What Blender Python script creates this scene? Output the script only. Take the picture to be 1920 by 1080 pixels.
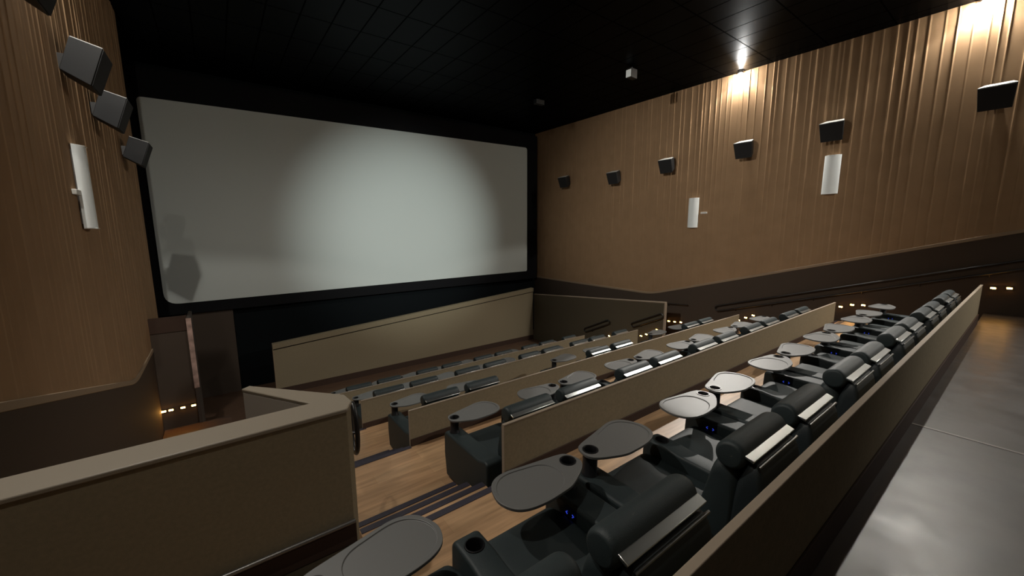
import bpy, bmesh, math, random
from mathutils import Vector, Matrix

for o in list(bpy.data.objects):
    bpy.data.objects.remove(o, do_unlink=True)
S = bpy.context.scene
C = S.collection
random.seed(7)

# ------------------------------------------------------------------ camera
EYE = 1.766                      # lens height above the rear platform
F_PX = 735.0
vx = Vector((1954 - 960, -(424 - 540), -F_PX)).normalized()               # world X seen by the camera
b_ = -((1954 - 960) * (985 - 960) + F_PX ** 2) / (424 - 540)
vz = -Vector((985 - 960, -b_, -F_PX)).normalized()                         # world Z
vy = vz.cross(vx)
CAM_ROT = Matrix((vx, vy, vz))
cam_data = bpy.data.cameras.new('camera')
cam_data.sensor_fit = 'HORIZONTAL'
cam_data.sensor_width = 36.0
cam_data.lens = F_PX * 36.0 / 1920.0
cam_data.clip_start = 0.02
cam = bpy.data.objects.new('camera', cam_data)
C.objects.link(cam)
cam.matrix_world = Matrix.Translation((0, 0, EYE)) @ CAM_ROT.to_4x4()
S.camera = cam

# ------------------------------------------------------------------ world, view
w = bpy.data.worlds.new('world')
S.world = w
w.use_nodes = True
w.node_tree.nodes['Background'].inputs[0].default_value = (0.5, 0.55, 0.6, 1)
w.node_tree.nodes['Background'].inputs[1].default_value = 0.002
S.view_settings.view_transform = 'Standard'
S.view_settings.look = 'None'
S.view_settings.gamma = 1
S.view_settings.use_curve_mapping = False
S.view_settings.exposure = 1.05
S.cycles.sample_clamp_indirect = 4.0

LAMP_BEAM = 450.0                # watts of the head thrown across the hall
LAMP_DOWN = 200.0                # watts of the head that washes the lamp's own wall
LAMP_REAR = 750.0               # lamp behind the platform
LAMP_GLOW = 2.0                 # sideways spill
LAMP_COLOR = (1.0, 0.96, 0.89)

# the idle projector in the rear wall throws a soft pool on the screen
pl = bpy.data.lights.new('projector_light', 'SPOT')
pl.energy = 4200.0
pl.color = (0.92, 1.0, 0.96)
pl.spot_size = math.radians(27)
pl.spot_blend = 1.0
pl.shadow_soft_size = 0.06
plo = bpy.data.objects.new('projector_light', pl)
C.objects.link(plo)
plo.location = (5.66, -4.9, 5.35)
plo.rotation_euler = (Vector((5.9, 14.6, 1.6)) - plo.location).to_track_quat('-Z', 'Y').to_euler()

# ------------------------------------------------------------------ geometry numbers (metres)
ROOM_L, ROOM_R = -1.25, 12.57
CEIL = 6.20
FRONT, REAR = 14.9, -5.2
WY = [0.53 + 2.07 * i for i in range(5)]                    # back wall of each row, nearest row first
WTOP = [0.728, 0.09, -0.57, -1.17, -1.79]
FLOOR = [-0.45, -1.07, -1.69, -2.31, -2.93]                 # floor each row stands on
FRONT_FLOOR = -3.30

# ------------------------------------------------------------------ materials
def mat(name, col, rough=0.6, metal=0.0, spec=0.5, bump=0.0, bscale=200.0, var=0.0, vscale=4.0, stretch=None, coat=0.0):
    m = bpy.data.materials.new(name)
    m.use_nodes = True
    nt = m.node_tree
    p = nt.nodes['Principled BSDF']
    p.inputs['Base Color'].default_value = (*col, 1)
    p.inputs['Roughness'].default_value = rough
    p.inputs['Metallic'].default_value = metal
    p.inputs['Specular IOR Level'].default_value = spec
    p.inputs['Coat Weight'].default_value = coat
    tc = nt.nodes.new('ShaderNodeTexCoord')
    src = tc.outputs['Object']
    if stretch:
        mp = nt.nodes.new('ShaderNodeMapping')
        mp.inputs['Scale'].default_value = stretch
        nt.links.new(src, mp.inputs['Vector'])
        src = mp.outputs['Vector']
    if var:
        n = nt.nodes.new('ShaderNodeTexNoise')
        n.inputs['Scale'].default_value = vscale
        n.inputs['Detail'].default_value = 6
        nt.links.new(src, n.inputs['Vector'])
        r = nt.nodes.new('ShaderNodeValToRGB')
        r.color_ramp.elements[0].position = 0.3
        r.color_ramp.elements[1].position = 0.7
        r.color_ramp.elements[0].color = (*[c * (1 - var) for c in col], 1)
        r.color_ramp.elements[1].color = (*[min(1, c * (1 + var)) for c in col], 1)
        nt.links.new(n.outputs['Fac'], r.inputs['Fac'])
        nt.links.new(r.outputs['Color'], p.inputs['Base Color'])
    if bump:
        n2 = nt.nodes.new('ShaderNodeTexNoise')
        n2.inputs['Scale'].default_value = bscale
        n2.inputs['Detail'].default_value = 4
        nt.links.new(tc.outputs['Object'], n2.inputs['Vector'])
        bp = nt.nodes.new('ShaderNodeBump')
        bp.inputs['Strength'].default_value = bump
        bp.inputs['Distance'].default_value = 0.004
        nt.links.new(n2.outputs['Fac'], bp.inputs['Height'])
        nt.links.new(bp.outputs['Normal'], p.inputs['Normal'])
    return m

def emit(name, col, strength):
    m = bpy.data.materials.new(name)
    m.use_nodes = True
    p = m.node_tree.nodes['Principled BSDF']
    p.inputs['Base Color'].default_value = (*col, 1)
    p.inputs['Emission Color'].default_value = (*col, 1)
    p.inputs['Emission Strength'].default_value = strength
    return m

def wood_mat():
    m = mat('laminate_planks', (0.30, 0.17, 0.085), 0.38)
    nt = m.node_tree
    p = nt.nodes['Principled BSDF']
    tc = nt.nodes.new('ShaderNodeTexCoord')
    br = nt.nodes.new('ShaderNodeTexBrick')
    br.inputs['Scale'].default_value = 1.0
    br.inputs['Brick Width'].default_value = 1.2
    br.inputs['Row Height'].default_value = 0.18
    br.inputs['Mortar Size'].default_value = 0.0015
    br.inputs['Color1'].default_value = (0.42, 0.265, 0.145, 1)
    br.inputs['Color2'].default_value = (0.36, 0.215, 0.115, 1)
    br.inputs['Mortar'].default_value = (0.30, 0.18, 0.09, 1)
    nt.links.new(tc.outputs['Object'], br.inputs['Vector'])
    mp = nt.nodes.new('ShaderNodeMapping')
    mp.inputs['Scale'].default_value = (1.2, 14, 1)
    nt.links.new(tc.outputs['Object'], mp.inputs['Vector'])
    n = nt.nodes.new('ShaderNodeTexNoise')
    n.inputs['Scale'].default_value = 1.6
    n.inputs['Detail'].default_value = 8
    nt.links.new(mp.outputs['Vector'], n.inputs['Vector'])
    r = nt.nodes.new('ShaderNodeMapRange')
    r.inputs['From Min'].default_value = 0.3
    r.inputs['From Max'].default_value = 0.7
    r.inputs['To Min'].default_value = 0.72
    r.inputs['To Max'].default_value = 1.2
    nt.links.new(n.outputs['Fac'], r.inputs['Value'])
    mx = nt.nodes.new('ShaderNodeMix')
    mx.data_type = 'RGBA'
    mx.blend_type = 'MULTIPLY'
    mx.inputs['Factor'].default_value = 1
    nt.links.new(br.outputs['Color'], mx.inputs['A'])
    nt.links.new(r.outputs['Result'], mx.inputs['B'])
    nt.links.new(mx.outputs['Result'], p.inputs['Base Color'])
    return m

def ceiling_mat():
    m = mat('black_ceiling_tile', (0.0012, 0.0012, 0.0014), 0.6, spec=0.0)
    nt = m.node_tree
    p = nt.nodes['Principled BSDF']
    tc = nt.nodes.new('ShaderNodeTexCoord')
    mp = nt.nodes.new('ShaderNodeMapping')
    mp.inputs['Rotation'].default_value = (0, 0, math.pi / 2)
    nt.links.new(tc.outputs['Object'], mp.inputs['Vector'])
    br = nt.nodes.new('ShaderNodeTexBrick')
    br.offset = 0.0
    br.inputs['Scale'].default_value = 1.0
    br.inputs['Brick Width'].default_value = 1.22
    br.inputs['Row Height'].default_value = 0.61
    br.inputs['Mortar Size'].default_value = 0.016
    nt.links.new(mp.outputs['Vector'], br.inputs['Vector'])
    gl = nt.nodes.new('ShaderNodeBsdfGlossy')
    gl.inputs['Roughness'].default_value = 0.34
    gl.inputs['Color'].default_value = (0.9, 0.95, 1.0, 1)
    r = nt.nodes.new('ShaderNodeMapRange')
    r.inputs['To Min'].default_value = 0.019
    r.inputs['To Max'].default_value = 0.004
    nt.links.new(br.outputs['Fac'], r.inputs['Value'])
    mx = nt.nodes.new('ShaderNodeMixShader')
    nt.links.new(r.outputs['Result'], mx.inputs['Fac'])
    nt.links.new(p.outputs['BSDF'], mx.inputs[1])
    nt.links.new(gl.outputs['BSDF'], mx.inputs[2])
    nt.links.new(mx.outputs['Shader'], nt.nodes['Material Output'].inputs['Surface'])
    return m

def platform_mat():
    m = mat('worn_vinyl', (0.036, 0.030, 0.026), 0.36, spec=0.75, var=0.22, vscale=1.6)
    nt = m.node_tree
    p = nt.nodes['Principled BSDF']
    tc = nt.nodes.new('ShaderNodeTexCoord')
    n = nt.nodes.new('ShaderNodeTexNoise')
    n.inputs['Scale'].default_value = 5
    n.inputs['Detail'].default_value = 8
    nt.links.new(tc.outputs['Object'], n.inputs['Vector'])
    r = nt.nodes.new('ShaderNodeMapRange')
    r.inputs['From Min'].default_value = 0.3
    r.inputs['From Max'].default_value = 0.7
    r.inputs['To Min'].default_value = 0.34
    r.inputs['To Max'].default_value = 0.44
    nt.links.new(n.outputs['Fac'], r.inputs['Value'])
    nt.links.new(r.outputs['Result'], p.inputs['Roughness'])
    return m

M = {
    'wall': mat('tan_wall_fabric', (0.29, 0.185, 0.105), 0.95, spec=0.08, bump=0.25, bscale=320, var=0.06, vscale=3),
    'wainscot': mat('dark_brown_wainscot', (0.062, 0.046, 0.035), 0.8, spec=0.15, bump=0.2, bscale=300),
    'trim': mat('tan_trim', (0.26, 0.19, 0.125), 0.7, spec=0.3),
    'black': mat('black_drape', (0.004, 0.0055, 0.0065), 0.9, spec=0.1),
    'screen': mat('screen_fabric', (0.49, 0.52, 0.50), 0.85, spec=0.1),
    'mask': mat('black_masking', (0.006, 0.006, 0.007), 0.8, spec=0.1),
    'ceil': ceiling_mat(),
    'wood': wood_mat(),
    'riser': mat('dark_riser', (0.07, 0.042, 0.028), 0.6),
    'nosing': mat('dark_nosing', (0.022, 0.018, 0.030), 0.55, bump=0.4, bscale=500),
    'platform': platform_mat(),
    'seam': mat('seam_strip', (0.24, 0.22, 0.20), 0.4),
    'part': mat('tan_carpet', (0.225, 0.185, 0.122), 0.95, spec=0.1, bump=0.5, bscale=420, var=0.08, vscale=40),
    'cap': mat('beige_cap', (0.25, 0.20, 0.15), 0.7, spec=0.3),
    'capgloss': mat('gloss_cap', (0.22, 0.185, 0.14), 0.45, spec=0.5),
    'base': mat('brown_baseboard', (0.05, 0.030, 0.022), 0.7, spec=0.15),
    'return_lit': mat('lit_return_face', (0.42, 0.38, 0.34), 0.6, spec=0.3),  # light on the return's inner face, put into a paler colour
    'darkwood': mat('dark_floor', (0.11, 0.065, 0.042), 0.35, var=0.25, vscale=3, stretch=(1, 8, 1)),
    'leather': mat('black_leather', (0.017, 0.025, 0.027), 0.56, spec=0.4, bump=0.25, bscale=260),
    'leather_side': mat('black_leather_side', (0.011, 0.016, 0.018), 0.55, spec=0.4, bump=0.2, bscale=260),
    'dull_chrome': mat('dull_chrome', (0.22, 0.225, 0.225), 0.32, metal=1.0),
    'part_shaded': mat('tan_carpet_shaded', (0.075, 0.062, 0.042), 0.95, spec=0.1, bump=0.5, bscale=420, var=0.08, vscale=40),  # tan carpet darkened so the side partition reads as shaded
    'plastic': mat('black_plastic', (0.012, 0.012, 0.014), 0.4),
    'cup': mat('cup_liner', (0.006, 0.006, 0.007), 0.35),
    'ring': mat('cup_rim', (0.05, 0.05, 0.052), 0.3),
    'tray': mat('grey_tray', (0.122, 0.122, 0.119), 0.45, spec=0.5, bump=0.15, bscale=600),
    'chrome': mat('brushed_chrome', (0.72, 0.74, 0.73), 0.30, metal=1.0),
    'speaker': mat('black_speaker', (0.007, 0.0075, 0.0085), 0.6, bump=0.15, bscale=300),
    'speaker_top': mat('grey_speaker_top', (0.5, 0.5, 0.48), 0.5),
    'grille': mat('speaker_grille', (0.008, 0.008, 0.009), 0.8, bump=0.6, bscale=700),
    'sconce': mat('white_sconce', (0.78, 0.82, 0.82), 0.45),
    'white': mat('white_plate', (0.6, 0.58, 0.54), 0.5),
    'rail': mat('black_rail', (0.008, 0.007, 0.007), 0.4),
    'metal': mat('grey_metal', (0.25, 0.24, 0.23), 0.35, metal=0.8),
    'pink': mat('pale_door_edge', (0.36, 0.24, 0.20), 0.7, var=0.35, vscale=9),
    'door': mat('brown_door', (0.06, 0.045, 0.036), 0.6),
    'blue': emit('blue_button', (0.05, 0.10, 1.0), 0.24),
    'amber': emit('amber_light', (1.0, 0.46, 0.09), 42.0),
    'lens': emit('lamp_lens', (1.0, 0.94, 0.82), 2200.0),
}

# ------------------------------------------------------------------ helpers
def obj(name, bm, m, parent=None, smooth=False, bevel=0.0, seg=2, angle=35):
    bmesh.ops.remove_doubles(bm, verts=bm.verts, dist=1e-6)
    bmesh.ops.recalc_face_normals(bm, faces=bm.faces)
    me = bpy.data.meshes.new(name)
    bm.to_mesh(me)
    bm.free()
    me.materials.append(m)
    o = bpy.data.objects.new(name, me)
    C.objects.link(o)
    if parent:
        o.parent = parent
    if bevel:
        md = o.modifiers.new('bevel', 'BEVEL')
        md.width = bevel
        md.segments = seg
        md.limit_method = 'ANGLE'
        md.angle_limit = math.radians(angle)
        smooth = True
    if smooth:
        me.polygons.foreach_set('use_smooth', [True] * len(me.polygons))
        try:
            me.set_sharp_from_angle(angle=math.radians(45))
        except Exception:
            pass
    return o

def tag(o, label=None, cat=None, group=None, kind=None):
    if label: o['label'] = label
    if cat: o['category'] = cat
    if group: o['group'] = group
    if kind: o['kind'] = kind
    return o

def empty(name, loc, label, cat, group=None):
    o = bpy.data.objects.new(name, None)
    o.empty_display_size = 0.1
    C.objects.link(o)
    o.location = loc
    return tag(o, label, cat, group)

def B():
    return bmesh.new()

def box(x0, x1, y0, y1, z0, z1, bm=None):
    bm = bm or B()
    v = [bm.verts.new((x, y, z)) for x in (x0, x1) for y in (y0, y1) for z in (z0, z1)]
    for f in ((0, 1, 3, 2), (4, 6, 7, 5), (0, 4, 5, 1), (2, 3, 7, 6), (0, 2, 6, 4), (1, 5, 7, 3)):
        bm.faces.new([v[i] for i in f])
    return bm

def prism(pts, a0, a1, axis='x', bm=None):
    """polygon extruded along one axis: x -> pts are (y,z); y -> (x,z); z -> (x,y)"""
    bm = bm or B()
    def P(p, a):
        return {'x': (a, p[0], p[1]), 'y': (p[0], a, p[1]), 'z': (p[0], p[1], a)}[axis]
    A = [bm.verts.new(P(p, a0)) for p in pts]
    D = [bm.verts.new(P(p, a1)) for p in pts]
    n = len(pts)
    bm.faces.new(A)
    bm.faces.new(D)
    for i in range(n):
        bm.faces.new((A[i], A[(i + 1) % n], D[(i + 1) % n], D[i]))
    return bm

def smooth_loop(pts, sub=6):
    out = []
    n = len(pts)
    for i in range(n):
        p0, p1, p2, p3 = (Vector(pts[(i + k - 1) % n]) for k in range(4))
        for s in range(sub):
            t = s / sub
            out.append(tuple(0.5 * ((2 * p1) + (p2 - p0) * t + (2 * p0 - 5 * p1 + 4 * p2 - p3) * t * t
                                    + (3 * p1 - p0 - 3 * p2 + p3) * t ** 3)))
    return out

def pillow(profile, x0, x1, puff=0.05, sub=4, crown=0.0, ns=8):
    """rounded profile (y,z) swept along x with soft, closing ends"""
    pts = smooth_loop(profile, sub) if sub > 1 else list(profile)
    cy = sum(p[0] for p in pts) / len(pts)
    cz = sum(p[1] for p in pts) / len(pts)
    ends = []
    for k in range(6):
        a = k / 5 * math.pi / 2
        ends.append((puff * (1 - math.cos(a)), 1 - 0.30 * (1 - math.sin(a))))
    L = x1 - x0 - 2 * puff
    secs = [(x0 + d, k) for d, k in ends]
    for k in range(1, ns):
        secs.append((x0 + puff + L * k / ns, 1 + crown * math.sin(math.pi * k / ns)))
    secs += [(x1 - d, k) for d, k in reversed(ends)]
    bm = B()
    rings = []
    for x, s in secs:
        rings.append([bm.verts.new((x, cy + (p[0] - cy) * s, cz + (p[1] - cz) * s)) for p in pts])
    n = len(pts)
    for a, b in zip(rings, rings[1:]):
        for i in range(n):
            bm.faces.new((a[i], a[(i + 1) % n], b[(i + 1) % n], b[i]))
    bm.faces.new(rings[0])
    bm.faces.new(rings[-1])
    return bm

def tube(path, r, seg=10, closed=False, bm=None):
    bm = bm or B()
    P = [Vector(p) for p in path]
    n = len(P)
    rings = []
    up = None
    for i, p in enumerate(P):
        a = P[(i - 1) % n] if (closed or i > 0) else p
        c = P[(i + 1) % n] if (closed or i < n - 1) else p
        t = (c - a).normalized()
        if up is None:
            up = t.orthogonal().normalized()
        up = (up - t * up.dot(t)).normalized()
        sd = t.cross(up)
        rings.append([bm.verts.new(p + (up * math.cos(2 * math.pi * k / seg) + sd * math.sin(2 * math.pi * k / seg)) * r) for k in range(seg)])
    pairs = list(zip(rings, rings[1:])) + ([(rings[-1], rings[0])] if closed else [])
    for a, b in pairs:
        for k in range(seg):
            bm.faces.new((a[k], a[(k + 1) % seg], b[(k + 1) % seg], b[k]))
    if not closed:
        bm.faces.new(rings[0])
        bm.faces.new(rings[-1])
    return bm

def lathe(prof, cx=0, cy=0, seg=28, bm=None):
    bm = bm or B()
    rings = []
    for r, z in prof:
        if r < 1e-6:
            rings.append([bm.verts.new((cx, cy, z))])
        else:
            rings.append([bm.verts.new((cx + r * math.cos(2 * math.pi * k / seg), cy + r * math.sin(2 * math.pi * k / seg), z)) for k in range(seg)])
    for a, b in zip(rings, rings[1:]):
        for k in range(seg):
            k2 = (k + 1) % seg
            if len(a) == 1 and len(b) == 1: continue
            if len(a) == 1: bm.faces.new((a[0], b[k2], b[k]))
            elif len(b) == 1: bm.faces.new((a[k], a[k2], b[0]))
            else: bm.faces.new((a[k], a[k2], b[k2], b[k]))
    return bm

def cut(o, cutters):
    """bake boolean differences into o's mesh"""
    tmp = []
    for bm in cutters:
        bmesh.ops.recalc_face_normals(bm, faces=bm.faces)
        me = bpy.data.meshes.new('cutter')
        bm.to_mesh(me)
        bm.free()
        c = bpy.data.objects.new('cutter', me)
        C.objects.link(c)
        c.matrix_world = o.matrix_world
        md = o.modifiers.new('cut', 'BOOLEAN')
        md.operation = 'DIFFERENCE'
        md.solver = 'EXACT'
        md.object = c
        tmp.append(c)
    bpy.context.view_layer.update()
    dg = bpy.context.evaluated_depsgraph_get()
    me2 = bpy.data.meshes.new_from_object(o.evaluated_get(dg))
    old = o.data
    o.modifiers.clear()
    o.data = me2
    me2.name = o.name
    bpy.data.meshes.remove(old)
    for c in tmp:
        me = c.data
        bpy.data.objects.remove(c)
        bpy.data.meshes.remove(me)
    return o

def struct(name, bm, m, **k):
    return tag(obj(name, bm, m, **k), kind='structure')

ORD = ['first', 'second', 'third', 'fourth', 'fifth', 'sixth', 'seventh', 'eighth', 'ninth', 'tenth', 'eleventh', 'twelfth', 'thirteenth', 'fourteenth']

# ================================================================== room shell
# side walls: pleated fabric above a dark wainscot that follows the stairs
def band_z(y):
    if y >= 8.7:
        return -0.63
    if y <= 7.9:
        return -0.63 + (8.3 - y) * 0.281
    return -0.63 + 0.281 * (8.7 - y) ** 2 / 1.6

def fold_profile(y0, y1, seed):
    rnd = random.Random(seed)
    step = 0.008
    n = int((y1 - y0) / step)
    h = [0.0] * (n + 1)
    y = y0 + 0.1
    while y < y1:                        # narrow raised folds at uneven spacing
        wd = rnd.choice((0.013, 0.016, 0.022))
        a = rnd.uniform(0.004, 0.012)
        for i in range(n + 1):
            d = (y0 + i * step - y) / wd
            if abs(d) < 3:
                h[i] += a * math.exp(-d * d * 2)
        y += rnd.uniform(0.09, 0.24)
    for i in range(n + 1):
        yy = y0 + i * step
        h[i] += 0.0012 * math.sin(yy * 2.3 + seed) + 0.0008 * math.sin(yy * 5.1 + 1.3 * seed)
    return [(y0 + i * step, h[i]) for i in range(n + 1)]

def pleated_wall(name, x, into, y0, y1, seed):
    bm = B()
    cols = []
    for y, h in fold_profile(y0, y1, seed):
        zb = band_z(y)
        col = []
        for k in range(7):
            t = k / 6
            fade = 0.45 + 0.55 * t
            col.append(bm.verts.new((x + into * (0.012 + h * fade), y, zb + (CEIL - zb) * t)))
        cols.append(col)
    for a, b in zip(cols, cols[1:]):
        for k in range(6):
            bm.faces.new((a[k], a[k + 1], b[k + 1], b[k]))
    # thickness behind the fabric
    back = [[bm.verts.new((x - into * 0.12, c[0].co.y, zz)) for zz in (c[0].co.z, c[-1].co.z)] for c in (cols[0], cols[-1])]
    bm.faces.new((back[0][0], back[0][1], back[1][1], back[1][0]))
    for c, b in ((cols[0], back[0]), (cols[-1], back[1])):
        bm.faces.new([*c, b[1], b[0]])
    return struct(name, bm, M['wall'], smooth=True)

pleated_wall('wall_right', ROOM_R, -1, REAR, FRONT, 3)
pleated_wall('wall_left', ROOM_L, 1, REAR, 11.9, 11)

def wainscot(name, x, into, y0, y1):
    pts = [(y0, -3.6), (y1, -3.6), (y1, band_z(y1))] + [(8.7 - 0.1 * k, band_z(8.7 - 0.1 * k)) for k in range(9)] + [(y0, band_z(y0))]
    struct(name, prism(pts, x - into * 0.12, x + into * 0.02, 'x'), M['wainscot'])

wainscot('wall_right_wainscot', ROOM_R, -1, REAR, FRONT)
wainscot('wall_left_wainscot', ROOM_L, 1, REAR, 11.9)

def trim_strip(name, x, into, y0, y1):
    up = [(y0, band_z(y0))] + [(7.9 + 0.1 * k, band_z(7.9 + 0.1 * k)) for k in range(9)] + [(y1, band_z(y1))]
    pts = [(y, z + 0.0) for y, z in up] + [(y, z + 0.07) for y, z in reversed(up)]
    struct(name, prism(pts, x + into * 0.005, x + into * 0.034, 'x'), M['trim'], bevel=0.006)

trim_strip('trim_1', ROOM_R, -1, REAR, FRONT)
trim_strip('trim_2', ROOM_L, 1, REAR, 11.9)

struct('wall_front', box(-4.2, 12.9, FRONT, FRONT + 0.15, -3.6, CEIL + 0.2), M['black'])
struct('wall_rear', box(-1.4, 12.7, REAR - 0.15, REAR, -0.2, CEIL + 0.2), M['wainscot'])
struct('wall_left_recess', box(-4.3, -4.15, 11.9, FRONT + 0.15, -3.6, CEIL + 0.2), M['black'])
struct('wall_left_return', box(-4.2, ROOM_L - 0.125, 11.75, 11.9, -3.6, CEIL + 0.2), M['black'])
struct('ceiling', box(-4.3, 12.75, REAR - 0.2, FRONT + 0.2, CEIL, CEIL + 0.2), M['ceil'])

# wing wall, landing and door at the front left corner
WGY = 10.35
struct('wall_left_wing', box(ROOM_L, -0.66, WGY, WGY + 0.08, -3.3, -0.10), M['wainscot'])
struct('trim_3', box(ROOM_L, -0.655, WGY - 0.015, WGY + 0.095, -0.27, 0.03), M['base'])
struct('floor_landing', box(ROOM_L + 0.03, -0.10, 8.83, WGY, -2.95, -2.31), M['darkwood'])
struct('wall_left_alcove', box(-0.95, 0.2, 14.74, 14.9, -3.3, -0.5), M['wainscot'])
door = struct('door_1', box(-0.655, -0.60, WGY - 0.02, WGY + 0.9, -3.28, -0.02), M['door'])
obj('door_edge', box(-0.66, -0.575, WGY - 0.045, WGY - 0.02, -1.52, -0.02), M['pink'], door)

# ------------------------------------------------------------------ floors
struct('floor_platform', box(-1.37, 12.69, REAR, WY[0] - 0.015, -0.6, 0.0), M['platform'])
struct('trim_4', box(4.885, 4.915, -3.0, WY[0] - 0.03, -0.002, 0.003), M['seam'])
for i in range(5):
    y0 = WY[i] - (0.015 if i == 0 else 0.0)
    y1 = WY[i + 1] if i < 4 else 10.88
    struct('floor_row_%d' % (i + 1), box(-1.37, 12.69, y0, y1, -3.7, FLOOR[i]), M['wood'])
struct('floor_front', box(-4.2, 12.69, 10.88, FRONT, -3.7, FRONT_FLOOR), M['darkwood'])

# steps in the two aisles, each flight one thing with dark nosings
def flight(i, x0, x1, label):
    y = WY[i + 1]
    z1, z0 = FLOOR[i], FLOOR[i + 1]
    r = (z1 - z0) / 4
    t = 0.285
    pts = [(y, z0), (y, z1 - r)]
    for k in range(1, 4):
        pts += [(y + t * k, z1 - r * k), (y + t * k, z1 - r * (k + 1))]
    pts = pts[:-1] + [(y + t * 3, z0)]
    root = empty('aisle_steps', ((x0 + x1) / 2, y, z0), label, 'steps')
    off = (-(x0 + x1) / 2, -y, -z0)
    bm = prism(pts, x0, x1, 'x')
    bmesh.ops.translate(bm, verts=bm.verts, vec=off)
    obj('tread_block', bm, M['wood'], root)
    for k in range(4):
        yy = y + t * k
        zz = z1 - r * k
        bm = prism([(yy - 0.055, zz + 0.001), (yy - 0.055, zz + 0.006), (yy + 0.008, zz + 0.006), (yy + 0.008, zz - 0.05), (yy + 0.001, zz - 0.05), (yy + 0.001, zz + 0.001)], x0 + 0.005, x1 - 0.005, 'x')
        bmesh.ops.translate(bm, verts=bm.verts, vec=off)
        obj('nosing', bm, M['nosing'], root)

LX0, LX1 = 0.74, 1.80
SX0 = 11.40
RX0, RX1 = 11.12, ROOM_R - 0.03
for i, who in ((0, 'nearest row down to the second row'), (1, 'second row down to the third row'), (2, 'third row down to the fourth row')):
    flight(i, LX0, LX1, 'wooden steps with dark nosings in left aisle from ' + who)
    flight(i, RX0, RX1 if i < 2 else SX0 - 0.02, 'wooden steps with dark nosings in right aisle from ' + who)

# ------------------------------------------------------------------ low walls behind each row
WALL_X = [(-1.2, 10.97), (1.84, 11.05), (1.80, 11.2), (1.75, 9.62), (1.75, 9.62)]
ROWNAME = ['nearest row', 'second row', 'third row', 'fourth row', 'front row']
for i in range(5):
    x0, x1 = WALL_X[i]
    y = WY[i]
    zlow = FLOOR[i]
    zb = 0.0 if i == 0 else FLOOR[i - 1]
    r = empty('low_partition_wall', ((x0 + x1) / 2, y, zb), 'long low tan partition wall behind the %s of recliners' % ROWNAME[i], 'partition', 'low walls behind the recliner rows')
    ox, oy, oz = -(x0 + x1) / 2, -y, -zb
    def put(name, bm, m, **k):
        bmesh.ops.translate(bm, verts=bm.verts, vec=(ox, oy, oz))
        return obj(name, bm, m, r, **k)
    put('panel', box(x0, x1, y - 0.013, y + 0.013, zlow, WTOP[i] - 0.012), M['part'])
    put('cap', box(x0 - 0.004, x1 + 0.004, y - 0.017, y + 0.017, WTOP[i] - 0.012, WTOP[i]), M['cap'], bevel=0.003)
    put('end_trim', box(x0 - 0.006, x0, y - 0.016, y + 0.016, zb + 0.002 if i else zb, WTOP[i] - 0.012), M['cap'])
    put('baseboard', box(x0, x1, y - 0.028, y - 0.013, zb, zb + (0.19 if i == 0 else 0.10)), M['base'], bevel=0.004)

# ------------------------------------------------------------------ near left partition with an angled return
PY = 2.70
r = empty('entry_partition', (0, PY, FLOOR[0]), 'thick tan half wall with pale cap at left, turning back at its right end', 'partition')
def put(name, bm, m, par=r, **k):
    bmesh.ops.translate(bm, verts=bm.verts, vec=(0, -PY, -FLOOR[0]))
    return obj(name, bm, m, par, **k)
TOPZ = 0.56
out_ = [(-1.22, PY), (0.60, PY), (0.655, PY + 0.11), (0.64, PY + 0.25), (0.10, PY + 0.87), (0.055, PY + 0.835), (0.43, PY + 0.235), (-1.22, PY + 0.235)]
put('panel', prism(out_, FLOOR[1], TOPZ - 0.03, 'z'), M['part'])
outc = [(-1.22, PY - 0.008), (0.605, PY - 0.008), (0.665, PY + 0.107), (0.65, PY + 0.255), (0.10, PY + 0.885), (0.045, PY + 0.842), (0.42, PY + 0.245), (-1.22, PY + 0.245)]
put('cap', prism(outc, TOPZ - 0.03, TOPZ, 'z'), M['capgloss'], bevel=0.008)
put('return_face', prism([(0.053, PY + 0.830), (0.425, PY + 0.236), (0.432, PY + 0.241), (0.060, PY + 0.835)], FLOOR[1], TOPZ - 0.03, 'z'), M['return_lit'])['label'] = 'inner face coloured pale for the light on it'  # thin sheet added to carry the lit tone of this side
put('baseboard', box(-1.22, 0.61, PY - 0.02, PY, FLOOR[0], FLOOR[0] + 0.17), M['base'], bevel=0.006)
put('kick_rail', tube([(-1.2, PY - 0.035, FLOOR[0] + 0.185), (0.60, PY - 0.035, FLOOR[0] + 0.185)], 0.016), M['metal'], smooth=True)

# handrail loop on the far side of the return
r = empty('aisle_handrail', (0.78, 3.28, FLOOR[1]), 'black loop handrail at the right end of the thick half wall', 'handrail')
loop = []
for k in range(20):
    a = 2 * math.pi * k / 20
    loop.append((0.0, 0.10 * math.cos(a), 1.18 + 0.22 * math.sin(a)))
obj('rail', tube(loop, 0.02, closed=True), M['rail'], r, smooth=True)
obj('bracket', tube([(-0.42, -0.02, 1.18), (-0.05, -0.06, 1.18), (0.0, -0.10, 1.18)], 0.012), M['rail'], r, smooth=True)

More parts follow.
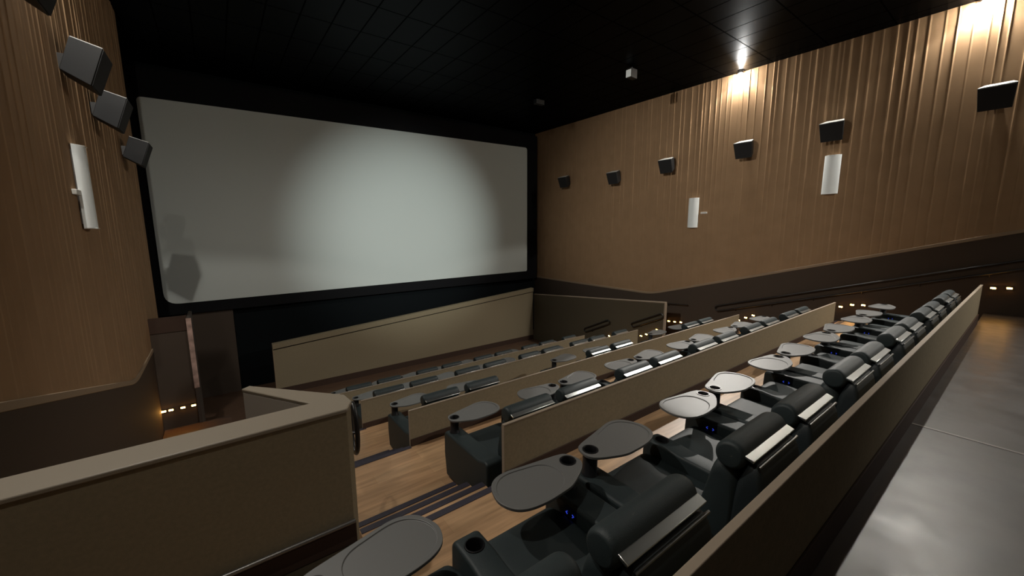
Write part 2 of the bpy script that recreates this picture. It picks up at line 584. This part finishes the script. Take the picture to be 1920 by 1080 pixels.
# ------------------------------------------------------------------ partition in front of the screen, and the one on the right
FY = 13.6
r = empty('screen_partition', (6.2, FY, FRONT_FLOOR), 'long tan half wall with rising top in front of the screen', 'partition')
def put(name, bm, m, **k):
    bmesh.ops.translate(bm, verts=bm.verts, vec=(-6.2, -FY, -FRONT_FLOOR))
    return obj(name, bm, m, r, **k)
xl, xr = 1.07, 11.36
zl, zr = -1.66, -0.90
put('panel', prism([(xl, FRONT_FLOOR), (xr, FRONT_FLOOR), (xr, zr - 0.2), (xl, zl - 0.2)], FY, FY + 0.10, 'y'), M['part'])
put('cap', prism([(xl - 0.02, zl - 0.165), (xr, zr - 0.165), (xr, zr), (xl - 0.02, zl)], FY - 0.045, FY + 0.14, 'y'), M['part'], bevel=0.008)
put('end_trim', box(xl - 0.02, xl, FY - 0.01, FY + 0.11, FRONT_FLOOR, zl - 0.165), M['trim'])
put('shadow_gap', prism([(xl, zl - 0.2), (xr, zr - 0.2), (xr, zr - 0.165), (xl, zl - 0.165)], FY + 0.02, FY + 0.08, 'y'), M['mask'])  # black strip put in as the shadow line under the cap
put('baseboard', box(xl, xr, FY - 0.02, FY, FRONT_FLOOR, FRONT_FLOOR + 0.20), M['base'])

SX = 11.40
r = empty('side_partition', (SX, 10.3, FRONT_FLOOR), 'tan half wall beside the right aisle, running back to the screen', 'partition')
def put(name, bm, m, **k):
    bmesh.ops.translate(bm, verts=bm.verts, vec=(-SX, -10.3, -FRONT_FLOOR))
    return obj(name, bm, m, r, **k)
put('panel', prism([(7.03, -2.33), (8.81, -2.33), (8.81, -2.95), (10.88, -2.95), (10.88, -3.3), (13.58, -3.3), (13.58, -1.21), (7.03, -0.64)], SX, SX + 0.09, 'x'), M['part_shaded'])
put('cap', prism([(7.0, -0.637), (13.58, -1.21), (13.58, -1.18), (7.0, -0.60)], SX - 0.015, SX + 0.105, 'x'), M['cap'], bevel=0.004)
put('end_post', box(SX - 0.008, SX + 0.098, 6.99, 7.03, -2.33, -0.637), M['cap'])

# ------------------------------------------------------------------ handrails
def rail_loop(x, into, p, q, gap, label, nb=2, rad=0.021):
    """long loop: upper and lower bar joined by round ends; p and q are (y,z) of the upper bar"""
    r = empty('handrail', (x, (p[0] + q[0]) / 2, (p[1] + q[1]) / 2), label, 'handrail')
    ox, oy, oz = x, (p[0] + q[0]) / 2, (p[1] + q[1]) / 2
    P, Q = Vector((p[0], p[1])), Vector((q[0], q[1]))
    d = (Q - P).normalized()
    nrm = Vector((d.y, -d.x))
    if nrm.y > 0: nrm = -nrm
    R = gap / 2
    pts = [P, Q]
    for k in range(1, 8):
        a = math.pi * k / 8
        pts.append(Q + nrm * R - nrm * R * math.cos(a) + d * R * math.sin(a))
    pts += [Q + nrm * gap, P + nrm * gap]
    for k in range(1, 8):
        a = math.pi * k / 8
        pts.append(P + nrm * R + nrm * R * math.cos(a) - d * R * math.sin(a))
    path = [(into * 0.075, v.x - oy, v.y - oz) for v in pts]
    obj('rail', tube(path, rad, closed=True), M['rail'], r, smooth=True)
    for k in range(nb):
        t = (k + 0.5) / nb
        c = P.lerp(Q, t) + nrm * gap
        obj('bracket', tube([(0.0, c.x - oy, c.y - oz - 0.07), (into * 0.05, c.x - oy, c.y - oz - 0.06), (into * 0.075, c.x - oy, c.y - oz)], 0.011), M['rail'], r, smooth=True)
    return r
RW = ROOM_R - 0.022
rail_loop(RW, -1, (5.86, -0.665), (0.1, 1.13), 0.17, 'long black double handrail climbing along the right wall', 6)
rail_loop(SX, -1, (10.35, -2.12), (9.27, -1.60), 0.15, 'black loop handrail on side partition, the one nearer the screen')
rail_loop(SX, -1, (8.16, -1.49), (7.12, -0.99), 0.15, 'black loop handrail on side partition, beside its near end')
r = empty('handrail', (RW, 7.25, -0.83), 'short black handrail on right wall just past the partition end', 'handrail')
obj('rail', tube([(-0.075, 0.42, -0.03), (-0.075, -0.42, 0.03)], 0.021), M['rail'], r, smooth=True)
obj('bracket', tube([(0, 0.3, -0.1), (-0.05, 0.3, -0.09), (-0.075, 0.3, -0.02)], 0.011), M['rail'], r, smooth=True)

# ------------------------------------------------------------------ screen
r = empty('cinema_screen', (5.24, 14.6, -0.28), 'large blank pale grey cinema screen on the front wall', 'screen')
def rrect(x0, x1, z0, z1, rad):
    pts = []
    for cx, cz, a0 in ((x1 - rad, z1 - rad, 0), (x0 + rad, z1 - rad, 90), (x0 + rad, z0 + rad, 180), (x1 - rad, z0 + rad, 270)):
        for k in range(7):
            a = math.radians(a0 + 15 * k)
            pts.append((cx + rad * math.cos(a), cz + rad * math.sin(a)))
    return pts
scr = [(-1.34 - 5.24, 5.25 + 0.28), (11.81 - 5.24, 5.45 + 0.28), (11.81 - 5.24, -0.24 + 0.28)]
pts = []
def corner(c, a, b, rad, n=6):
    c, a, b = Vector(c), Vector(a), Vector(b)
    p0 = c + (a - c).normalized() * rad
    p1 = c + (b - c).normalized() * rad
    return [tuple((1 - t) ** 2 * p0 + 2 * t * (1 - t) * c + t * t * p1) for t in [k / n for k in range(n + 1)]]
cs = [(-6.58, 5.53), (6.57, 5.72), (6.57, 0.04), (-6.58, -0.03)]
rr = [0.12, 0.12, 0.08, 0.34]
for k in range(4):
    pts += corner(cs[k], cs[k - 1], cs[(k + 1) % 4], rr[k])
obj('screen_surface', prism(pts, -0.01, 0.02, 'y'), M['screen'], r)
obj('masking_frame', box(-7.3, 7.2, 0.03, 0.2, -0.35, 6.3), M['mask'], r)

# ================================================================== wall lamps
def lamp(x, into, y, power, beam, streak, label, axis=(0.73, -0.53, 0.42), heads=()):
    r = empty('ceiling_lamp', (x, y, CEIL), label, 'ceiling lamp', 'lamps along the tops of the side walls')
    obj('housing', lathe([(0, 0), (0.085, 0), (0.085, -0.05), (0.07, -0.07), (0.06, -0.07), (0.06, -0.03), (0, -0.03)]), M['metal'], r, smooth=True)
    obj('lens', lathe([(0, -0.05), (0.026, -0.05), (0.034, -0.075), (0.026, -0.098), (0, -0.106)]), M['lens'], r, smooth=True)
    # three heads, plus any spots added to shape the light: a wide one thrown across the hall, a downward one along its own wall, and sideways spill
    for kind, pw, ang, bl, ax in (('SPOT', LAMP_BEAM * beam, 174, 0.04, (into * axis[0], axis[1], axis[2])),
                                    ('SPOT', LAMP_DOWN * streak, 124, 0.10, (0, 0, -1)),
                                    ('POINT', LAMP_GLOW * power, 0, 0, (0, 0, -1)), *heads):
        if pw <= 0:
            continue
        L = bpy.data.lights.new('lamp_light', kind)
        L.energy = pw
        L.color = LAMP_COLOR
        L.shadow_soft_size = 0.04
        if kind == 'SPOT':
            L.spot_size = math.radians(ang)
            L.spot_blend = bl
        lo = bpy.data.objects.new('lamp_light', L)
        C.objects.link(lo)
        lo.parent = r
        lo.location = (-into * (0.05 if ax == (0, 0, -1) else 0.0), 0, -0.15)
        lo.rotation_euler = Vector(ax).to_track_quat('-Z', 'Y').to_euler()
for y, pw, be, st, nm, hd in ((5.68, 1.0, 0.03, 1.0, 'middle of the right wall', (('SPOT', 900.0, 44.6, 0.06, (-0.547, -0.346, -0.765)), ('SPOT', 500.0, 30, 1.0, (-0.9, -0.40, 0.06)))),  # last spot is added, grazing the ceiling to make a streak
                              (1.155, 0.6, 0.02, 1.0, 'near end of the right wall', (('SPOT', 500.0, 30, 1.0, (-0.95, -0.1, 0.06)),))):  # added spot grazing the ceiling for a streak here too
    lamp(ROOM_R - 0.11, -1, y, pw, be, st, 'bright ceiling lamp washing the %s' % nm, (0.6, -0.75, 0.25), hd)
for y, pw, be, st, nm, hd in ((5.68, 1.0, 0.0, 1.15, 'middle of the left wall', (('SPOT', 1000.0, 54, 1.0, (13.7, 1.9, -4.2)),)),
                              (1.155, 1.0, 0.15, 0.2, 'near end of the left wall', ())):
    lamp(ROOM_L + 0.11, 1, y, pw, be, st, 'ceiling lamp washing the %s' % nm, (0.73, -0.53, 0.42), hd)

r = empty('ceiling_lamp', (ROOM_R - 0.5, -3.4, CEIL), 'ceiling lamp behind the platform aimed forward over the rows', 'ceiling lamp', 'lamps along the tops of the side walls')
obj('housing', lathe([(0, 0), (0.085, 0), (0.085, -0.05), (0.07, -0.07), (0.06, -0.07), (0.06, -0.03), (0, -0.03)]), M['metal'], r, smooth=True)
obj('lens', lathe([(0, -0.05), (0.026, -0.05), (0.034, -0.075), (0.026, -0.098), (0, -0.106)]), M['lens'], r, smooth=True)
L = bpy.data.lights.new('lamp_light', 'SPOT')
L.energy = LAMP_REAR
L.color = LAMP_COLOR
L.shadow_soft_size = 0.04
L.spot_size = math.radians(62)
L.spot_blend = 0.6
lo = bpy.data.objects.new('lamp_light', L)
C.objects.link(lo)
lo.parent = r
lo.location = (0, 0, -0.15)
lo.rotation_euler = Vector((-6.0, 9.4, -7.4)).to_track_quat('-Z', 'Y').to_euler()

# ================================================================== wall speakers, sconces
def make_speaker():
    r = empty('wall_speaker', (0, 0, 0), '', 'speaker', 'black surround speakers on the side walls')
    # local: +x points off the wall, cabinet tapers to the back and hangs tilted down
    tilt = Matrix.Rotation(math.radians(19), 3, 'Y')
    piv = Vector((0.16, 0, 0.0))
    def T(bm):
        bmesh.ops.rotate(bm, verts=bm.verts, cent=piv, matrix=tilt)
        return bm
    bm = B()
    fr = [(0.34, -0.22, -0.225), (0.34, 0.22, -0.225), (0.34, 0.25, 0.215), (0.34, -0.25, 0.215)]
    bk = [(0.06, -0.15, -0.16), (0.06, 0.15, -0.16), (0.06, 0.18, 0.215), (0.06, -0.18, 0.215)]
    F = [bm.verts.new(v) for v in fr]
    K = [bm.verts.new(v) for v in bk]
    bm.faces.new(F)
    bm.faces.new(K[::-1])
    for i in range(4):
        bm.faces.new((F[i], F[(i + 1) % 4], K[(i + 1) % 4], K[i]))
    obj('cabinet', T(bm), M['speaker'], r, bevel=0.006)
    obj('top_panel', T(prism([(0.065, -0.175), (0.338, -0.245), (0.338, 0.245), (0.065, 0.175)], 0.215, 0.221, 'z')), M['speaker_top'], r)
    g_ = prism([(-0.213, -0.218), (0.213, -0.218), (0.242, 0.207), (-0.242, 0.207)], 0.341, 0.353, 'x')
    obj('grille', T(g_), M['grille'], r, bevel=0.004)
    obj('bracket', box(-0.01, 0.12, -0.04, 0.04, -0.08, 0.08), M['rail'], r)
    return r

def copy_thing(o):
    c = o.copy()
    C.objects.link(c)
    for ch in o.children:
        d = ch.copy()
        C.objects.link(d)
        d.parent = c
        for g2 in ch.children:
            e = g2.copy()
            C.objects.link(e)
            e.parent = d
    return c
sp0 = make_speaker()
first = True
SPY = [(12.65, 3.80), (9.97, 3.70), (7.77, 3.86), (5.35, 4.00), (3.34, 4.12), (0.82, 4.27)]
for j, (y, z) in enumerate(SPY):
    s = sp0 if first else copy_thing(sp0)
    first = False
    s.location = (ROOM_R - 0.02, y, z)
    s.rotation_euler = (0, 0, math.pi)
    s['label'] = 'black wall speaker on the right wall, %s counted from the screen' % ORD[j]
for j, (y, z) in enumerate([(10.25, 3.22), (8.2, 3.47), (6.85, 3.66), (5.1, 3.86)]):
    s = copy_thing(sp0)
    s.location = (ROOM_L + 0.02, y, z)
    s.rotation_euler = (0, 0, 0)
    s['label'] = 'black wall speaker on the left wall, %s counted from the screen' % ORD[j]

def make_sconce():
    r = empty('wall_sconce', (0, 0, 0), '', 'sconce', 'white half round wall sconces')
    pts = [(0.0, -0.17)] + [(0.01 + 0.075 * math.sin(math.pi * (k + 1) / 12), -0.17 * math.cos(math.pi * (k + 1) / 12)) for k in range(11)] + [(0.0, 0.17)]
    obj('diffuser', prism(pts, -0.47, 0.47, 'z'), M['sconce'], r, smooth=True)
    for z in (-0.478, 0.47):
        obj('end_cap', prism([(0, -0.172), (0.092, -0.06), (0.092, 0.06), (0, 0.172)], z, z + 0.008, 'z'), M['white'], r)
    obj('back_plate', box(-0.02, 0.0, -0.14, 0.14, -0.42, 0.42), M['metal'], r)
    return r
sc0 = make_sconce()
for j, (x, y, z, rz, lb) in enumerate(((ROOM_R - 0.03, 6.87, 2.25, math.pi, 'white wall sconce on the right wall, farther and lower of the two'),
                                       (ROOM_R - 0.03, 3.33, 3.07, math.pi, 'white wall sconce on the right wall below the fifth speaker'),
                                       (ROOM_L + 0.03, 6.85, 2.27, 0, 'white wall sconce on the left wall'))):
    s = sc0 if j == 0 else copy_thing(sc0)
    s.location = (x, y, z)
    s.rotation_euler = (0, 0, rz)
    s['label'] = lb
for x, y, z, nm in ((ROOM_R - 0.035, 6.52, 2.24, 'right'), (ROOM_L + 0.035, 6.58, 2.20, 'left')):
    tag(obj('wall_plate', box(x - 0.02, x + 0.02, y - 0.10, y + 0.10, z - 0.03, z + 0.03), M['white'], bevel=0.005), 'small pale plate beside the white sconce on the %s wall' % nm, 'wall plate')

# things hung from the ceiling
r = empty('ceiling_box', (9.7, 7.35, CEIL), 'small dark box with a pale face hanging from the ceiling', 'ceiling box')
obj('housing', box(-0.14, 0.14, -0.08, 0.08, -0.30, -0.06), M['speaker'], r, bevel=0.01)
obj('face_plate', box(-0.15, -0.14, -0.08, 0.08, -0.29, -0.10), M['sconce'], r)
obj('stem', tube([(0, 0, 0), (0, 0, -0.06)], 0.02), M['rail'], r)
r = empty('ceiling_box', (9.35, 10.9, CEIL), 'dark box hung under the ceiling above the screen corner', 'ceiling box')
obj('housing', box(-0.18, 0.18, -0.08, 0.08, -0.20, -0.05), M['speaker'], r, bevel=0.01)
obj('stem', tube([(0, 0, 0), (0, 0, -0.05)], 0.02), M['rail'], r)

# ================================================================== step lights
def make_step_light():
    r = empty('step_light', (0, 0, 0), '', 'step light', 'amber step lights')
    obj('bezel', box(-0.012, 0.0, -0.05, 0.05, -0.028, 0.028), M['rail'], r)
    obj('lens', box(-0.020, -0.012, -0.034, 0.034, -0.014, 0.014), M['amber'], r)
    return r
sl0 = make_step_light()
first = True
def step_light(x, y, z, rz, label):
    global first
    s = sl0 if first else copy_thing(sl0)
    first = False
    s.location = (x, y, z)
    s.rotation_euler = (0, 0, rz)
    s['label'] = label
for j, (y, z) in enumerate(((7.83, -1.90), (7.63, -1.80), (7.43, -1.69), (7.24, -1.56))):
    step_light(SX, y, z, 0, 'amber step light on side partition, %s of four counted from the screen' % ORD[j])
step_light(SX, 9.2, -2.2, 0, 'single amber step light low on the side partition near the screen')
RWL = ROOM_R - 0.02
for j, (y, z) in enumerate(((7.52, -1.49), (7.30, -1.47), (7.07, -1.445))):
    step_light(RWL, y, z, 0, 'amber step light on right wall past partition end, %s of three from screen' % ORD[j])
for j, (y, z) in enumerate(((5.22, -1.03), (5.03, -0.915), (4.83, -0.81))):
    step_light(RWL, y, z, 0, 'amber step light on right wall beyond the second row, %s of three from screen' % ORD[j])
for j, (y, z) in enumerate(((2.83, -0.235), (2.61, -0.15), (2.40, -0.128))):
    step_light(RWL, y, z, 0, 'amber step light on right wall beside the nearest row, %s of three from screen' % ORD[j])
for j, (y, z) in enumerate(((0.45, 0.525), (0.245, 0.545))):
    step_light(RWL, y, z, 0, 'amber step light low on right wall by the platform, %s one' % ('farther' if j == 0 else 'nearer'))
for j, x in enumerate((-1.235 + 0.04, -1.08, -0.89, -0.715)):
    step_light(x, WGY, -1.90, math.pi / 2, 'amber step light on dark wing wall at front left, %s from left' % ORD[j])

# ================================================================== recliners
TRAY = [(0.075, -0.02), (0.055, -0.075), (-0.01, -0.125), (-0.14, -0.188), (-0.25, -0.203), (-0.36, -0.207), (-0.47, -0.19), (-0.54, -0.145), (-0.575, -0.06), (-0.565, 0.02),
        (-0.53, 0.095), (-0.47, 0.138), (-0.39, 0.150), (-0.27, 0.133), (-0.14, 0.113), (0.0, 0.09), (0.05, 0.06)]
WELL = [(-0.17, -0.14), (-0.26, -0.178), (-0.36, -0.182), (-0.46, -0.166), (-0.52, -0.125), (-0.548, -0.055), (-0.54, 0.015), (-0.505, 0.075), (-0.455, 0.113), (-0.385, 0.125),
        (-0.28, 0.108), (-0.18, 0.082), (-0.125, 0.02), (-0.12, -0.07)]
HALF = 0.2725                                   # half a seat's width
TZ = 0.715                                      # underside of the tray
def make_tray(side, turn):
    """side -1: tray reaches to the left of its post, +1 to the right"""
    def T(p):
        x, y = p
        c, s = math.cos(turn), math.sin(turn)
        x, y = x * c - y * s, x * s + y * c
        return (-side * x, y)
    o = obj('tray', prism(smooth_loop([T(p) for p in TRAY], 4), TZ, TZ + 0.018, 'z'), M['tray'])
    c1 = prism(smooth_loop([T(p) for p in WELL], 4), TZ + 0.012, TZ + 0.05, 'z')
    c2 = lathe([(0, TZ - 0.05), (0.043, TZ - 0.05), (0.043, TZ + 0.05), (0, TZ + 0.05)])
    cut(o, [c1, c2])
    md = o.modifiers.new('bevel', 'BEVEL')
    md.width = 0.004
    md.segments = 2
    md.limit_method = 'ANGLE'
    return o

def make_recliner(side, low=False, name='recliner'):
    """side -1: console arm with the tray on the right, cup arm on the left; +1: console arm on the left. Front faces +y."""
    s = -side                                    # x sign of the console arm
    r = empty('recliner', (0, 0, 0), '', 'recliner')
    dy, dz = (0.14, -0.20) if low else (-0.035, 0.05)
    def mv(bm):
        bmesh.ops.translate(bm, verts=bm.verts, vec=(0, dy, dz))
        return bm
    obj('base', box(-HALF + 0.01, HALF - 0.01, 0.26, 1.10, 0.03, 0.27), M['plastic'], r, bevel=0.01)
    obj('seat', pillow([(0.38, 0.30), (0.38, 0.44), (0.46, 0.475), (0.80, 0.475), (1.06, 0.485), (1.15, 0.46), (1.17, 0.38), (1.13, 0.29), (0.8, 0.275)], -HALF, HALF, 0.05, 4, 0.0), M['leather'], r, smooth=True)
    obj('footrest', pillow([(1.12, 0.07), (1.12, 0.30), (1.17, 0.33), (1.20, 0.28), (1.205, 0.12), (1.17, 0.06)], -HALF, HALF, 0.03, 3), M['leather'], r, smooth=True)
    obj('backrest', mv(pillow([(0.32, 0.42), (0.44, 0.40), (0.50, 0.50), (0.49, 0.62), (0.45, 0.80), (0.41, 0.94), (0.34, 0.95), (0.29, 0.8)], -HALF, HALF, 0.06, 4, 0.02)), M['leather'], r, smooth=True)
    obj('headrest', mv(pillow([(0.258, 1.005), (0.268, 1.05), (0.297, 1.078), (0.338, 1.084), (0.380, 1.065), (0.408, 1.024), (0.406, 0.972), (0.374, 0.937), (0.322, 0.93), (0.277, 0.955)], -HALF - 0.012, HALF + 0.012, 0.04, 5, 0.02)), M['leather'], r, smooth=True)
    obj('back_shell', mv(pillow([(0.20, 0.10 - dz), (0.15, 0.35), (0.14, 0.60), (0.165, 0.82), (0.192, 0.955), (0.225, 0.992), (0.265, 0.965), (0.31, 0.80), (0.33, 0.5), (0.32, 0.10 - dz)], -HALF + 0.005, HALF - 0.005, 0.04, 3)), M['leather_side'], r, smooth=True)
    # bright strip set into the back of the head, tilted up and back
    c0, hw, th = (0.243, 1.022), 0.023, 0.007
    dn, nn = (0.94, 0.34), (-0.34, 0.94)
    q = [(c0[0] + dn[0] * u * hw + nn[0] * v * th, c0[1] + dn[1] * u * hw + nn[1] * v * th) for u, v in ((-1, -1), (1, -1), (1, 1), (-1, 1))]
    obj('chrome_trim', mv(prism(q, -HALF + 0.004, HALF - 0.004, 'x')), M['chrome'], r, bevel=0.003)['label'] = 'bright chrome strip'
    obj('piping', mv(tube([(-HALF + 0.02, 0.203, 0.990), (HALF - 0.02, 0.203, 0.990)], 0.008)), M['dull_chrome'], r, smooth=True)
    # console arm
    xa0, xa1 = sorted((s * (HALF + 0.008), s * (HALF + 0.208)))
    arm = obj('console_arm', prism([(0.33, 0.03), (1.20, 0.03), (1.235, 0.30), (1.225, 0.54), (1.19, 0.56), (0.50, 0.56), (0.38, 0.60), (0.33, 0.58)], xa0, xa1, 'x'), M['leather'], r, bevel=0.022, seg=3)
    xp = s * (HALF + 0.118)
    py = 1.13
    if not low:
        obj('tray_post', lathe([(0, 0.55), (0.058, 0.55), (0.058, 0.565), (0.05, 0.575), (0.05, TZ), (0.0465, TZ), (0.0465, 0.58), (0, 0.58)], xp, py), M['plastic'], r, smooth=True)
        t = make_tray(side, 0.0 if side < 0 else -0.07)
        t.parent = r
        t.location = (xp, py, 0)
        obj('cup_holder', lathe([(0, TZ - 0.055), (0.042, TZ - 0.055), (0.0425, TZ + 0.018), (0.046, TZ + 0.0225), (0.053, TZ + 0.0225), (0.0545, TZ + 0.0185)], 0, 0), M['cup'], t, smooth=True)
    # control buttons on the inner face of the console arm
    xb = s * (HALF + 0.008)
    for k, yb in enumerate((1.02, 0.97)):
        bm = B()
        sg = 1 if k == 0 else -1
        pts = [(yb + sg * 0.010, 0.489), (yb - sg * 0.003, 0.500), (yb - sg * 0.006, 0.4975), (yb + sg * 0.005, 0.489), (yb - sg * 0.006, 0.4805), (yb - sg * 0.003, 0.478)]
        x0_, x1_ = sorted((xb - s * 0.004, xb + s * 0.002))
        obj('control_button', prism(pts, x0_, x1_, 'x'), M['blue'], r)['label'] = 'glowing blue arrow button'
    return r

def make_cup_arm(r, s):
    """the narrow arm with the sunk cup holder, on the side s of a recliner"""
    x0, x1 = sorted((s * (HALF + 0.006), s * (HALF + 0.166)))
    xc = (x0 + x1) / 2
    o = obj('cup_arm', prism([(0.33, 0.03), (1.15, 0.03), (1.185, 0.28), (1.175, 0.55), (1.14, 0.575), (0.98, 0.575), (0.88, 0.56), (0.50, 0.55), (0.38, 0.58), (0.33, 0.56)], x0, x1, 'x'), M['leather'], None, bevel=0.03, seg=3)
    bpy.context.view_layer.update()
    cut(o, [lathe([(0, 0.49), (0.045, 0.49), (0.045, 0.65), (0, 0.65)], xc, 1.06)])
    o.data.polygons.foreach_set('use_smooth', [True] * len(o.data.polygons))
    try: o.data.set_sharp_from_angle(angle=math.radians(40))
    except Exception: pass
    o.parent = r
    obj('cup_holder', lathe([(0, 0.495), (0.042, 0.495), (0.0435, 0.575), (0.047, 0.581), (0.053, 0.580), (0.055, 0.576)], xc, 1.06), M['cup'], o, smooth=True)
    return o

protoA = make_recliner(-1)
make_cup_arm(protoA, -1)                  # A: cup arm left, console right
protoB = make_recliner(1)                 # B: console left
protoA_low = make_recliner(-1, True)
make_cup_arm(protoA_low, -1)
protoB_low = make_recliner(1, True)
used = {}
def seat(proto, key, x, y, z, label, group):
    if key in used:
        s = copy_thing(proto)
    else:
        s = proto
        used[key] = 1
    s.location = (x, y, z)
    s['label'] = label
    s['group'] = group

PITCH = 1.71
ROWX = [(0.08, 12), (1.86, 10), (1.90, 10), (1.84, 9), (1.84, 9)]
WHERE = ['the row nearest the camera', 'the second row away', 'the third row away', 'the fourth row away', 'the front row before the screen']
LOW = {(2, 2), (2, 3), (2, 6), (2, 7)}
for i in range(5):
    x0, n = ROWX[i]
    for j in range(n):
        k = (j + 1) // 2
        isB = j % 2 == 0
        x = x0 + PITCH * k + (1 if isB else -1) * (0.225 + HALF)
        low = (i, j) in LOW
        lab = 'black leather recliner, %s from the left in %s' % (ORD[j], WHERE[i])
        if low:
            lab = 'black leather recliner leaned back, %s from the left in %s' % (ORD[j], WHERE[i])
        key = ('B' if isB else 'A') + ('L' if low else '')
        seat({'A': protoA, 'B': protoB, 'AL': protoA_low, 'BL': protoB_low}[key], key, x, WY[i], FLOOR[i], lab, 'recliners in ' + WHERE[i])
for key, p in (('AL', protoA_low), ('BL', protoB_low), ('A', protoA), ('B', protoB)):
    if key not in used:
        for ch in list(p.children_recursive): bpy.data.objects.remove(ch)
        bpy.data.objects.remove(p)
